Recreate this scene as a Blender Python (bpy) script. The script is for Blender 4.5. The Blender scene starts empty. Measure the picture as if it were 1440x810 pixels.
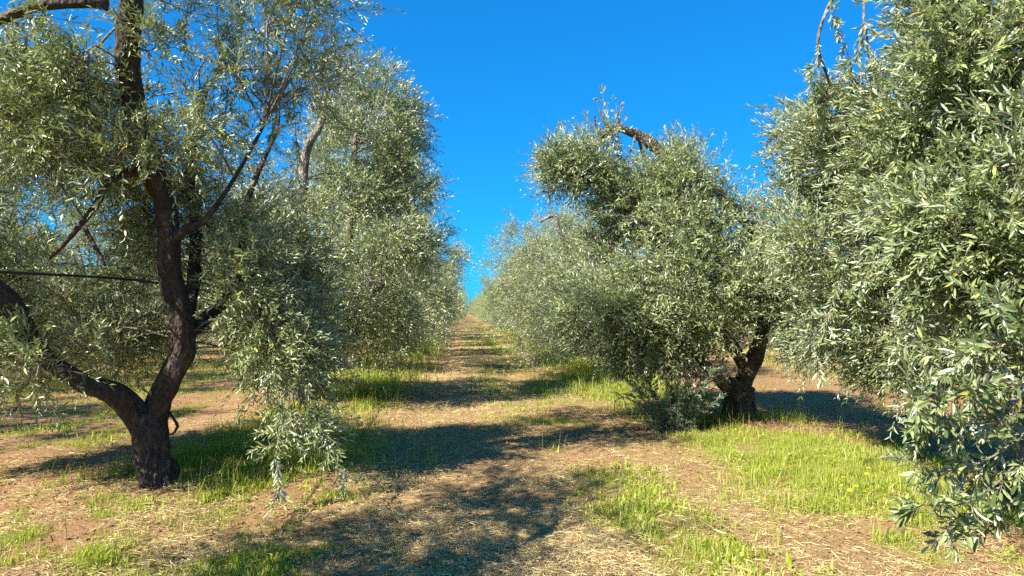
import bpy, math
import numpy as np
from mathutils import Vector

C = bpy.context.scene.collection
PI = math.pi
RNG = np.random.default_rng(11)

# ------------------------------------------------------------------ camera
EYE = np.array([0.0, 0.0, 1.6])
YAW, PITCH, FPX = math.radians(4.05), math.radians(1.95), 960.0
FWD = np.array([math.sin(YAW) * math.cos(PITCH), math.cos(YAW) * math.cos(PITCH), math.sin(PITCH)])
RGT = np.array([math.cos(YAW), -math.sin(YAW), 0.0])
UPV = np.cross(RGT, FWD)


def at(px, py, Y):
    """Photo pixel (1440x810) at the depth plane y = Y, as a world point."""
    d = FWD * FPX + RGT * (px - 720.0) + UPV * (405.0 - py)
    return EYE + d * (Y / d[1])


def on_ground(px, py):
    d = FWD * FPX + RGT * (px - 720.0) + UPV * (405.0 - py)
    p = EYE + d * (-EYE[2] / d[2])
    p[2] = float(ground_h(p[0], p[1]))
    return p


cam_d = bpy.data.cameras.new("camera")
cam = bpy.data.objects.new("camera", cam_d)
C.objects.link(cam)
cam.location = EYE
cam.rotation_euler = Vector(FWD).to_track_quat('-Z', 'Y').to_euler()
cam_d.sensor_width = 36.0
cam_d.lens = 36.0 * FPX / 1440.0
cam_d.clip_start = 0.05
cam_d.clip_end = 6000.0
bpy.context.scene.camera = cam


# ------------------------------------------------------------------ noise
def _hash(ix, iy, seed):
    h = (ix.astype(np.int64) * 374761393 + iy.astype(np.int64) * 668265263 + seed * 974711) & 0xFFFFFFFF
    h = ((h ^ (h >> 13)) * 1274126177) & 0xFFFFFFFF
    return ((h ^ (h >> 16)) & 0xFFFF) / 65535.0


def vnoise(x, y, seed=0):
    x = np.asarray(x, float); y = np.asarray(y, float)
    ix, iy = np.floor(x), np.floor(y)
    fx, fy = x - ix, y - iy
    fx = fx * fx * (3 - 2 * fx); fy = fy * fy * (3 - 2 * fy)
    a = _hash(ix, iy, seed); b = _hash(ix + 1, iy, seed)
    c = _hash(ix, iy + 1, seed); d = _hash(ix + 1, iy + 1, seed)
    return (a * (1 - fx) + b * fx) * (1 - fy) + (c * (1 - fx) + d * fx) * fy


def fbm(x, y, seed=0, octv=4):
    s, amp, tot, f = 0.0, 1.0, 0.0, 1.0
    for k in range(octv):
        s = s + amp * vnoise(np.asarray(x) * f + 17.3 * k, np.asarray(y) * f - 9.1 * k, seed + k)
        tot += amp; amp *= 0.5; f *= 2.03
    return s / tot


def ss(a, b, x):
    t = np.clip((np.asarray(x, float) - a) / (b - a), 0, 1)
    return t * t * (3 - 2 * t)


def bump(x, c, w, soft=0.45):
    return ss(c - w - soft, c - w + soft, x) * (1 - ss(c + w - soft, c + w + soft, x))


# ------------------------------------------------------------------ ground maps
def ground_h(x, y):
    x = np.asarray(x, float); y = np.asarray(y, float)
    fade = 1 - ss(60, 140, np.hypot(x, y))
    h = 0.10 * (fbm(x * 0.35, y * 0.22, 5, 3) - 0.5) + 0.035 * (fbm(x * 1.9, y * 1.9, 9, 3) - 0.5)
    h = h + 0.018 * (fbm(x * 9, y * 9, 14, 2) - 0.5)
    h = h + 0.05 * bump(x, -2.8, 0.7) + 0.05 * bump(x, 4.2, 0.9)          # the rows stand on slight ridges
    h = h - 0.025 * bump(x, -0.6, 0.25, 0.2) - 0.025 * bump(x, 1.25, 0.25, 0.2)
    return h * fade


def green_map(x, y):
    n = fbm(x * 0.8, y * 0.5, 31, 4)
    n2 = fbm(x * 2.6, y * 2.0, 47, 3)
    wob = (fbm(x * 0.3, y * 0.25, 77, 2) - 0.5) * 1.2
    g = 0.95 * bump(x + wob * 0.6, -2.3, 0.75) * (0.45 + 0.55 * ss(9, 7.0, y) + 0.5 * ss(9, 14, y))
    g = np.maximum(g, 1.05 * bump(x + wob * 0.5, 3.55, 0.75))
    g = np.maximum(g, 0.55 * bump(x + wob * 0.3, 1.55, 0.35))
    g = np.maximum(g, 0.45 * bump(x + wob, 0.65, 0.3) * ss(8, 13, y))
    g = np.maximum(g, 0.9 * (1 - ss(4.5, 5.4, y)) * (1 - ss(-1.2, -0.4, x)))
    g = np.maximum(g, 0.42 * (1 - ss(-4.6, -4.0, x)))
    g = np.maximum(g, 0.36 * ss(5.2, 6.2, x) * (1 - .75 * bump(x, 7.2, 2.0, .8)) )
    # the lush bank of weeds under the closest right-hand tree and behind the dark forked trunk
    lush = np.exp(-(((x - 3.85) / 0.85) ** 2 + ((y - 7.4) / 1.3) ** 2))
    lush = np.maximum(lush, np.exp(-(((x + 2.1) / 0.8) ** 2 + ((y - 7.9) / 1.3) ** 2)))
    lush = np.maximum(lush, np.exp(-(((x - 2.9) / 0.6) ** 2 + ((y - 14.5) / 2.6) ** 2)))
    g = np.maximum(g, .75 * bump(x, -2.2, 1.2) * (1 - ss(6.2, 7.2, y)))
    g = g * ss(0.36, 0.60, 0.5 * n + 0.5 * n2)
    g = np.maximum(g, lush * ss(0.2, 0.45, n2) * 1.1)
    # bare red soil beside the right-hand ruts
    bare = bump(x, 2.35, 0.35, 0.3) * (1 - ss(9, 11, y))
    return np.clip(g * (1 - 0.8 * bare), 0, 1.1)


def straw_map(x, y):
    s = bump(x, 0.15, 1.15, 0.6) * (0.55 + 0.45 * ss(0.35, 0.6, fbm(x * 0.9, y * 0.6, 61, 3)))
    s = np.maximum(s, 0.65 * bump(x, -2.6, 1.6, 0.5) * ss(.38, .58, fbm(x * 1.1, y * 1.1, 63, 3)))
    s = np.maximum(s, 0.5 * bump(x, 2.4, 0.9, 0.5))
    s = np.maximum(s, 0.25 * ss(0.45, 0.65, fbm(x * 0.5, y * 0.4, 66, 3)))
    return np.clip(s, 0, 1)


# ------------------------------------------------------------------ materials
def nodes_of(name):
    m = bpy.data.materials.new(name)
    m.use_nodes = True
    nt = m.node_tree
    nt.nodes.clear()
    return m, nt, nt.nodes, nt.links


def ramp(nt, fac, stops, interp='LINEAR'):
    r = nt.nodes.new('ShaderNodeValToRGB')
    r.color_ramp.interpolation = interp
    els = r.color_ramp.elements
    while len(els) < len(stops):
        els.new(0.5)
    for e, (p, c) in zip(els, stops):
        e.position = p; e.color = (*c, 1)
    if fac is not None:
        nt.links.new(fac, r.inputs[0])
    return r.outputs[0]


def mix(nt, fac, a, b, mode='MIX'):
    m = nt.nodes.new('ShaderNodeMix'); m.data_type = 'RGBA'; m.blend_type = mode
    for sock, v in ((m.inputs[0], fac), (m.inputs[6], a), (m.inputs[7], b)):
        if isinstance(v, (int, float)):
            sock.default_value = v
        elif isinstance(v, tuple):
            sock.default_value = (*v, 1)
        else:
            nt.links.new(v, sock)
    return m.outputs[2]


def noise(nt, scale, detail=4, rough=0.6, coord='Object', stretch=None):
    tc = nt.nodes.new('ShaderNodeTexCoord')
    n = nt.nodes.new('ShaderNodeTexNoise')
    n.inputs['Scale'].default_value = scale
    n.inputs['Detail'].default_value = detail
    n.inputs['Roughness'].default_value = rough
    src = tc.outputs[coord]
    if stretch:
        mp = nt.nodes.new('ShaderNodeMapping'); mp.inputs['Scale'].default_value = stretch
        nt.links.new(src, mp.inputs[0]); src = mp.outputs[0]
    nt.links.new(src, n.inputs['Vector'])
    return n.outputs['Fac']


def mathn(nt, op, a, b=0.0):
    m = nt.nodes.new('ShaderNodeMath'); m.operation = op
    for s, v in ((m.inputs[0], a), (m.inputs[1], b)):
        if isinstance(v, (int, float)):
            s.default_value = v
        else:
            nt.links.new(v, s)
    return m.outputs[0]


def leaf_material(name, up_stops, under_stops, gloss=0.33, trans=(0.26, 0.33, 0.05), tfac=0.2):
    m, nt, N, L = nodes_of(name)
    geo = N.new('ShaderNodeNewGeometry')
    rnd = geo.outputs['Random Per Island']
    up = ramp(nt, rnd, up_stops)
    un = ramp(nt, rnd, under_stops)
    col = mix(nt, geo.outputs['Backfacing'], up, un)
    if 'olive' in name:                                     # every tree has its own tone
        oi = N.new('ShaderNodeObjectInfo')
        tone = ramp(nt, oi.outputs['Random'], [(0.0, (0.92, 0.96, 0.94)), (0.5, (1.10, 1.12, 1.05)), (1.0, (1.26, 1.24, 1.20))])
        col = mix(nt, 1.0, col, tone, 'MULTIPLY')
    p = N.new('ShaderNodeBsdfPrincipled')
    L.new(col, p.inputs['Base Color'])
    rg = mathn(nt, 'ADD', mathn(nt, 'MULTIPLY', geo.outputs['Backfacing'], 0.3), gloss)
    L.new(rg, p.inputs['Roughness'])
    p.inputs['Specular IOR Level'].default_value = 0.5
    t = N.new('ShaderNodeBsdfTranslucent'); t.inputs[0].default_value = (*trans, 1)
    mx = N.new('ShaderNodeMixShader'); mx.inputs[0].default_value = tfac
    L.new(p.outputs[0], mx.inputs[1]); L.new(t.outputs[0], mx.inputs[2])
    o = N.new('ShaderNodeOutputMaterial'); L.new(mx.outputs[0], o.inputs[0])
    return m


UP = [(0.0, (0.065, 0.090, 0.030)), (0.4, (0.155, 0.190, 0.070)), (0.8, (0.295, 0.33, 0.135)),
      (0.975, (0.40, 0.43, 0.16)), (0.99, (0.46, 0.38, 0.06)), (1.0, (0.36, 0.20, 0.04))]
UN = [(0.0, (0.34, 0.36, 0.24)), (0.6, (0.45, 0.465, 0.32)), (1.0, (0.58, 0.58, 0.42))]
M_LEAF = leaf_material("olive_leaf", UP, UN)
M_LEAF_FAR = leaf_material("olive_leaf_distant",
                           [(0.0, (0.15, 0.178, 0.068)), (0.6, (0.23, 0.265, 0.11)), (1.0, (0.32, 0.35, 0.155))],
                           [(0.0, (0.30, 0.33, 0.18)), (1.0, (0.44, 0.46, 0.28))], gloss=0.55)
M_SHOOT = leaf_material("sucker_leaf",
                        [(0.0, (0.085, 0.125, 0.07)), (1.0, (0.17, 0.215, 0.125))],
                        [(0.0, (0.26, 0.31, 0.22)), (1.0, (0.36, 0.40, 0.29))])
M_GRASS = leaf_material("green_grass_blade",
                        [(0.0, (0.14, 0.20, 0.018)), (0.35, (0.245, 0.30, 0.03)), (0.62, (0.36, 0.385, 0.05)),
                         (0.82, (0.52, 0.45, 0.12)), (1.0, (0.62, 0.50, 0.22))],
                        [(0.0, (0.16, 0.23, 0.015)), (0.4, (0.27, 0.34, 0.025)), (0.7, (0.38, 0.42, 0.045)), (1.0, (0.58, 0.48, 0.20))],
                        gloss=0.5, trans=(0.46, 0.52, 0.03), tfac=0.35)
M_STRAW = leaf_material("dry_straw_stalk",
                        [(0.0, (0.17, 0.085, 0.035)), (0.3, (0.34, 0.22, 0.095)), (0.6, (0.58, 0.44, 0.185)), (1.0, (0.78, 0.64, 0.32))],
                        [(0.0, (0.17, 0.085, 0.035)), (0.3, (0.34, 0.22, 0.095)), (0.6, (0.58, 0.44, 0.185)), (1.0, (0.78, 0.64, 0.32))],
                        gloss=0.6, trans=(0.4, 0.3, 0.15), tfac=0.1)
M_DEAD = leaf_material("dead_leaf",
                       [(0.0, (0.07, 0.028, 0.016)), (0.6, (0.16, 0.06, 0.035)), (1.0, (0.27, 0.13, 0.07))],
                       [(0.0, (0.09, 0.04, 0.02)), (1.0, (0.25, 0.14, 0.08))], gloss=0.7, trans=(0.2, .08, .04), tfac=0.05)


def bark_material(name, dark, mid, pale, pale_at, grain=0.5):
    m, nt, N, L = nodes_of(name)
    n1 = noise(nt, 5.0, 5, 0.65)
    n2 = noise(nt, 26.0, 5, 0.7, stretch=(1, 1, grain * .9))
    v = N.new('ShaderNodeTexVoronoi'); v.inputs['Scale'].default_value = 34.0
    mp = N.new('ShaderNodeMapping'); mp.inputs['Scale'].default_value = (1, 1, grain)
    tc = N.new('ShaderNodeTexCoord')
    L.new(tc.outputs['Object'], mp.inputs[0]); L.new(mp.outputs[0], v.inputs['Vector'])
    c = ramp(nt, n2, [(0.3, dark), (0.6, mid), (0.85, pale)])
    lich = ramp(nt, n1, [(pale_at, (0, 0, 0)), (pale_at + 0.14, (1, 1, 1))])
    c = mix(nt, lich, c, mix(nt, n2, mid, pale))
    p = N.new('ShaderNodeBsdfPrincipled')
    L.new(c, p.inputs['Base Color']); p.inputs['Roughness'].default_value = 0.9
    p.inputs['Specular IOR Level'].default_value = 0.2
    h = mathn(nt, 'ADD', mathn(nt, 'MULTIPLY', n2, 0.8), mathn(nt, 'MULTIPLY', v.outputs['Distance'], 0.9))
    b = N.new('ShaderNodeBump'); b.inputs['Strength'].default_value = 0.9; b.inputs['Distance'].default_value = 0.03
    L.new(h, b.inputs['Height']); L.new(b.outputs[0], p.inputs['Normal'])
    o = N.new('ShaderNodeOutputMaterial'); L.new(p.outputs[0], o.inputs[0])
    return m


M_BARK_DARK = bark_material("dark_olive_bark", (0.030, 0.021, 0.017), (0.085, 0.062, 0.050), (0.25, 0.21, 0.17), 0.56)
M_BARK = bark_material("grey_olive_bark", (0.06, 0.045, 0.035), (0.19, 0.155, 0.12), (0.42, 0.36, 0.29), 0.45)
M_BARK_BROWN = bark_material("brown_olive_bark", (0.04, 0.026, 0.018), (0.13, 0.095, 0.068), (0.33, 0.27, 0.20), 0.52, 1.0)
M_TWIG = bark_material("olive_twig_bark", (0.09, 0.072, 0.052), (0.19, 0.16, 0.115), (0.36, 0.31, 0.23), 0.4)


def plain(name, col, rough=0.6, spec=0.4):
    m, nt, N, L = nodes_of(name)
    p = N.new('ShaderNodeBsdfPrincipled')
    n = noise(nt, 30, 3)
    L.new(mix(nt, n, tuple(c * 0.7 for c in col), tuple(min(1, c * 1.25) for c in col)), p.inputs['Base Color'])
    p.inputs['Roughness'].default_value = rough
    p.inputs['Specular IOR Level'].default_value = spec
    o = N.new('ShaderNodeOutputMaterial'); L.new(p.outputs[0], o.inputs[0])
    return m


M_HOSE = plain("black_polythene_hose", (0.018, 0.018, 0.02), 0.5)
M_PETAL = plain("yellow_petal", (0.80, 0.58, 0.015), 0.6)
M_STEM = plain("flower_stem_green", (0.14, 0.21, 0.04), 0.6)
M_STICK = plain("dry_stick_wood", (0.42, 0.33, 0.23), 0.8, 0.2)


def ground_material():
    m, nt, N, L = nodes_of("orchard_soil")
    a = N.new('ShaderNodeAttribute'); a.attribute_name = 'cover'
    sep = N.new('ShaderNodeSeparateColor'); L.new(a.outputs['Color'], sep.inputs[0])
    n_big = noise(nt, 0.7, 5, 0.6)
    n_mid = noise(nt, 5.0, 6, 0.65)
    n_fin = noise(nt, 42.0, 6, 0.7)
    n_fib = noise(nt, 110.0, 4, 0.7)
    soil = ramp(nt, n_mid, [(0.28, (0.20, 0.098, 0.04)), (0.5, (0.305, 0.172, 0.085)), (0.72, (0.41, 0.26, 0.145))])
    soil = mix(nt, mathn(nt, 'MULTIPLY', n_big, 0.35), soil, (0.36, 0.21, 0.11))
    soil = mix(nt, 0.3, soil, ramp(nt, n_fin, [(0.3, (0.11, 0.05, 0.022)), (0.7, (0.48, 0.29, 0.135))]))
    strawc = ramp(nt, n_fib, [(0.3, (0.16, 0.085, 0.035)), (0.5, (0.37, 0.26, 0.105)), (0.72, (0.58, 0.45, 0.19))])
    f_st = mathn(nt, 'MULTIPLY', sep.outputs[1], ramp(nt, n_fin, [(0.32, (0.15,) * 3), (0.6, (1,) * 3)]))
    c = mix(nt, f_st, soil, strawc)
    grn = ramp(nt, n_fin, [(0.3, (0.075, 0.115, 0.02)), (0.55, (0.19, 0.23, 0.045)), (0.78, (0.38, 0.34, 0.12))])
    f_gr = mathn(nt, 'MULTIPLY', sep.outputs[0], ramp(nt, n_mid, [(0.28, (0.35,) * 3), (0.55, (1,) * 3)]))
    c = mix(nt, mathn(nt, 'MINIMUM', f_gr, 0.85), c, grn)
    p = N.new('ShaderNodeBsdfPrincipled'); L.new(c, p.inputs['Base Color'])
    p.inputs['Roughness'].default_value = 0.95; p.inputs['Specular IOR Level'].default_value = 0.1
    h = mathn(nt, 'ADD', mathn(nt, 'MULTIPLY', n_mid, 1.0), mathn(nt, 'MULTIPLY', n_fin, 0.45))
    h = mathn(nt, 'ADD', h, mathn(nt, 'MULTIPLY', n_fib, 0.16))
    b = N.new('ShaderNodeBump'); b.inputs['Strength'].default_value = 0.9; b.inputs['Distance'].default_value = 0.06
    L.new(h, b.inputs['Height']); L.new(b.outputs[0], p.inputs['Normal'])
    o = N.new('ShaderNodeOutputMaterial'); L.new(p.outputs[0], o.inputs[0])
    return m


# ------------------------------------------------------------------ mesh plumbing
def mesh_np(name, verts, faces_list, mat, smooth=False):
    """verts (n,3); faces_list: list of (m,k) int arrays of k-gons."""
    me = bpy.data.meshes.new(name)
    verts = np.ascontiguousarray(verts, np.float32)
    me.vertices.add(len(verts)); me.vertices.foreach_set('co', verts.ravel())
    loops = np.concatenate([f.ravel() for f in faces_list]).astype(np.int32)
    tot = np.concatenate([np.full(len(f), f.shape[1]) for f in faces_list]).astype(np.int32)
    start = np.concatenate([[0], np.cumsum(tot)[:-1]]).astype(np.int32)
    me.loops.add(len(loops)); me.loops.foreach_set('vertex_index', loops)
    me.polygons.add(len(tot)); me.polygons.foreach_set('loop_start', start)
    try:
        me.polygons.foreach_set('loop_total', tot)
    except Exception:
        pass
    me.polygons.foreach_set('use_smooth', np.full(len(tot), smooth))
    me.materials.append(mat)
    me.update(calc_edges=True)
    return me


def link(name, me, parent=None):
    o = bpy.data.objects.new(name, me)
    C.objects.link(o)
    if parent is not None:
        o.parent = parent
    return o


def thing(name, label, cat, loc, group=None):
    o = bpy.data.objects.new(name, None); C.objects.link(o)
    o.empty_display_size = 0.3
    o.location = loc; o['label'] = label; o['category'] = cat
    if group:
        o['group'] = group
    return o


def copy_tree(o, parent=None):
    c = o.copy(); C.objects.link(c)
    if parent is not None:
        c.parent = parent
        c.matrix_parent_inverse = o.matrix_parent_inverse
    for ch in list(o.children):
        copy_tree(ch, c)
    return c


def norm(v):
    return v / np.maximum(np.linalg.norm(v, axis=-1, keepdims=True), 1e-9)


def resample(pts, radii, seg):
    """Catmull-Rom through pts with radii; about `seg` metres a step."""
    P = np.asarray(pts, float); R = np.asarray(radii, float)
    out_p, out_r = [], []
    for i in range(len(P) - 1):
        p0 = P[max(i - 1, 0)]; p1 = P[i]; p2 = P[i + 1]; p3 = P[min(i + 2, len(P) - 1)]
        n = max(2, int(np.linalg.norm(p2 - p1) / seg))
        for t in np.arange(n) / n:
            out_p.append(0.5 * ((2 * p1) + (-p0 + p2) * t + (2 * p0 - 5 * p1 + 4 * p2 - p3) * t * t + (-p0 + 3 * p1 - 3 * p2 + p3) * t ** 3))
            out_r.append(R[i] * (1 - t) + R[i + 1] * t)
    out_p.append(P[-1]); out_r.append(R[-1])
    return np.array(out_p), np.array(out_r)


def tube(pts, radii, sides=12, seg=0.06, gnarl=0.0, seed=0, cap=True, flute=0.0):
    p, r = resample(pts, radii, seg)
    n = len(p)
    t = norm(np.gradient(p, axis=0))
    ref = np.array([0.31, 0.17, 0.94]) if abs(t[0][2]) < 0.85 else np.array([0.93, 0.3, 0.2])
    a = np.zeros_like(p)
    u = norm(np.cross(t[0], ref))
    for i in range(n):                                     # parallel transport
        u = norm(u - t[i] * np.dot(u, t[i])); a[i] = u
    b = np.cross(t, a)
    ang = np.arange(sides) / sides * 2 * PI
    rr = np.repeat(r[:, None], sides, 1)
    if gnarl:
        arc = np.concatenate([[0], np.cumsum(np.linalg.norm(np.diff(p, axis=0), axis=1))])
        A = np.repeat(ang[None], n, 0); S = np.repeat(arc[:, None], sides, 1)
        k = (fbm(np.cos(A) * 1.6 + S * 1.2 + seed, np.sin(A) * 1.6 + S * 3.1, seed, 4) - 0.5)
        k2 = (fbm(np.cos(A) * 4.5 + seed, np.sin(A) * 4.5 + S * 5.5, seed + 8, 3) - 0.5)
        rr = rr * (1 + gnarl * k * 1.9 + gnarl * 0.9 * k2)
        if flute:
            rr = rr * (1 + flute * np.sin(A * 5 + S * 1.3 + seed) + flute * 0.6 * np.sin(A * 9 - S * 2.0))
    v = p[:, None] + (a[:, None] * np.cos(ang)[None, :, None] + b[:, None] * np.sin(ang)[None, :, None]) * rr[..., None]
    v = v.reshape(-1, 3)
    i0 = (np.arange(n - 1)[:, None] * sides + np.arange(sides)[None]).ravel()
    j0 = (np.arange(n - 1)[:, None] * sides + (np.arange(sides)[None] + 1) % sides).ravel()
    q = np.stack([i0, j0, j0 + sides, i0 + sides], 1)
    fl = [q]
    if cap:
        v = np.vstack([v, p[-1] + t[-1] * r[-1] * 0.25, p[0]])
        k = np.arange(sides); top = (n - 1) * sides
        fl.append(np.stack([top + k, top + (k + 1) % sides, np.full(sides, n * sides)], 1))
        fl.append(np.stack([(k + 1) % sides, k, np.full(sides, n * sides + 1)], 1))
    return v, fl


class Bag:
    """Collects vertices and faces of one mesh."""
    def __init__(s):
        s.v, s.f, s.n = [], {}, 0

    def add(s, v, fl):
        for f in fl:
            s.f.setdefault(f.shape[1], []).append(f + s.n)
        s.v.append(v); s.n += len(v)

    def mesh(s, name, mat, smooth=False, origin=None):
        v = np.concatenate(s.v)
        if origin is not None:
            v = v - np.asarray(origin)
        return mesh_np(name, v, [np.concatenate(x) for x in s.f.values()], mat, smooth)


# ------------------------------------------------------------------ foliage
def leaf_mesh(P, D, Ln, nn, size, wid, rng, hi, droop=0.18):
    """Leaves in pairs on twigs. P, D: (T,3); Ln: (T,)."""
    T = len(P)
    s = np.linspace(0.12, 1.0, nn)
    dv = np.zeros((T, 3)); dv[:, 2] = -droop * Ln * (0.5 + rng.random(T))
    pos = P[:, None] + D[:, None] * (Ln[:, None] * s[None])[..., None] + dv[:, None] * (s ** 2)[None, :, None]
    tan = norm(D[:, None] * Ln[:, None, None] + 2 * dv[:, None] * s[None, :, None])
    s1 = norm(np.cross(tan, np.array([0.2, 0.1, 1.0]) + rng.normal(0, 0.3, (T, 1, 3))))
    s2 = np.cross(tan, s1)
    phi = rng.random((T, 1)) * 2 * PI + np.arange(nn)[None] * (PI / 2) + rng.normal(0, 0.2, (T, nn))
    pos = np.repeat(pos[:, :, None], 2, 2); tan = np.repeat(tan[:, :, None], 2, 2)
    ph = np.stack([phi, phi + PI], 2)
    rad = s1[:, :, None] * np.cos(ph)[..., None] + s2[:, :, None] * np.sin(ph)[..., None]
    ang = (0.85 - 0.35 * s[None, :, None]) + rng.normal(0, 0.14, ph.shape)
    ld = norm(tan * np.cos(ang)[..., None] + rad * np.sin(ang)[..., None] + np.array([0, 0, 0.05]) + rng.normal(0, 0.07, pos.shape))
    nr = tan * 0.75 + np.array([0, 0, 0.45]) + rng.normal(0, 0.26, pos.shape)
    nr = norm(nr - ld * np.sum(nr * ld, -1, keepdims=True))
    wv = np.cross(nr, ld)
    ln = size * (0.5 + 0.7 * rng.random(ph.shape)) * (0.8 + 0.4 * rng.random((T, 1, 1))) * (1.0 - 0.28 * s[None, :, None] ** 3)
    keep = rng.random(ph.shape).ravel() > 0.08
    pos, ld, nr, wv = (x.reshape(-1, 3)[keep] for x in (pos, ld, nr, wv))
    ln = ln.ravel()[keep][:, None]
    w = ln * wid * (0.85 + 0.3 * rng.random(ln.shape))
    k = len(pos)
    base = pos + ld * ln * 0.06
    i = np.arange(k)[:, None]
    cv = rng.normal(0.06, 0.06, ln.shape)
    tip = pos + ld * ln - nr * ln * cv
    if hi:
        r1 = pos + ld * ln * 0.34 - wv * w * 0.46 + nr * w * 0.16 + nr * ln * cv * 0.4
        r2 = pos + ld * ln * 0.72 - wv * w * 0.40 + nr * w * 0.14 + nr * ln * cv * 0.15
        l1 = r1 + wv * w * 0.92; l2 = r2 + wv * w * 0.80
        m = pos + ld * ln * 0.5 + nr * ln * cv * 0.35
        v = np.stack([base, r1, r2, tip, l2, l1, m], 1).reshape(-1, 3)
        f = np.concatenate([i * 7 + np.array([[0, 1, 6]]), i * 7 + np.array([[1, 2, 6]]), i * 7 + np.array([[2, 3, 6]]),
                            i * 7 + np.array([[0, 6, 5]]), i * 7 + np.array([[6, 4, 5]]), i * 7 + np.array([[6, 3, 4]])])
    else:
        r1 = pos + ld * ln * 0.48 - wv * w * 0.52 + nr * w * 0.12
        l1 = r1 + wv * w * 1.04
        v = np.stack([base, r1, tip, l1], 1).reshape(-1, 3)
        f = np.concatenate([i * 4 + np.array([[0, 1, 2]]), i * 4 + np.array([[0, 2, 3]])])
    return v, f


def twig_sticks(P, D, Ln, rng, r0=0.0028, droop=0.18):
    T = len(P)
    a = norm(np.cross(D, np.array([0.3, 0.2, 0.93]))); b = np.cross(D, a)
    dz = np.zeros((T, 3)); dz[:, 2] = -droop * Ln
    mid = P + D * Ln[:, None] * 0.5 + dz * 0.25
    end = P + D * Ln[:, None] * 0.98 + dz
    rings = []
    for c, r in ((P, r0), (mid, r0 * 0.75)):
        for k in range(3):
            an = k * 2 * PI / 3
            rings.append(c + (a * math.cos(an) + b * math.sin(an)) * r)
    v = np.stack(rings + [end], 1).reshape(-1, 3)
    i = np.arange(T)[:, None] * 7
    q = np.concatenate([i + np.array([[k, (k + 1) % 3, 3 + (k + 1) % 3, 3 + k]]) for k in range(3)])
    t = np.concatenate([i + np.array([[3 + k, 3 + (k + 1) % 3, 6]]) for k in range(3)])
    return v, [q, t]


def clump_twigs(centers, radii, tw, axis_xy, rng, length=(0.18, 0.42), droopy=None):
    """Twig bases and directions around clump centres."""
    n = len(centers)
    idx = np.repeat(np.arange(n), tw)
    c, r = centers[idx], radii[idx]
    off = rng.normal(0, 1, (len(idx), 3)); off = norm(off) * (rng.random((len(idx), 1)) ** 0.5)
    P = c + off * r[:, None] * np.array([1.0, 1.0, 0.85])
    outw = P - np.array([axis_xy[0], axis_xy[1], 0]); outw[:, 2] = 0
    D = norm(off * 0.9 + norm(outw) * 0.45 + np.array([0, 0, 0.35]) + rng.normal(0, 0.55, P.shape))
    if droopy is not None:
        D = norm(D + np.array([0, 0, -1.0]) * np.broadcast_to(droopy, (n,))[idx][:, None])
    L = rng.uniform(length[0], length[1], len(idx))
    return P, D, L


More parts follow.
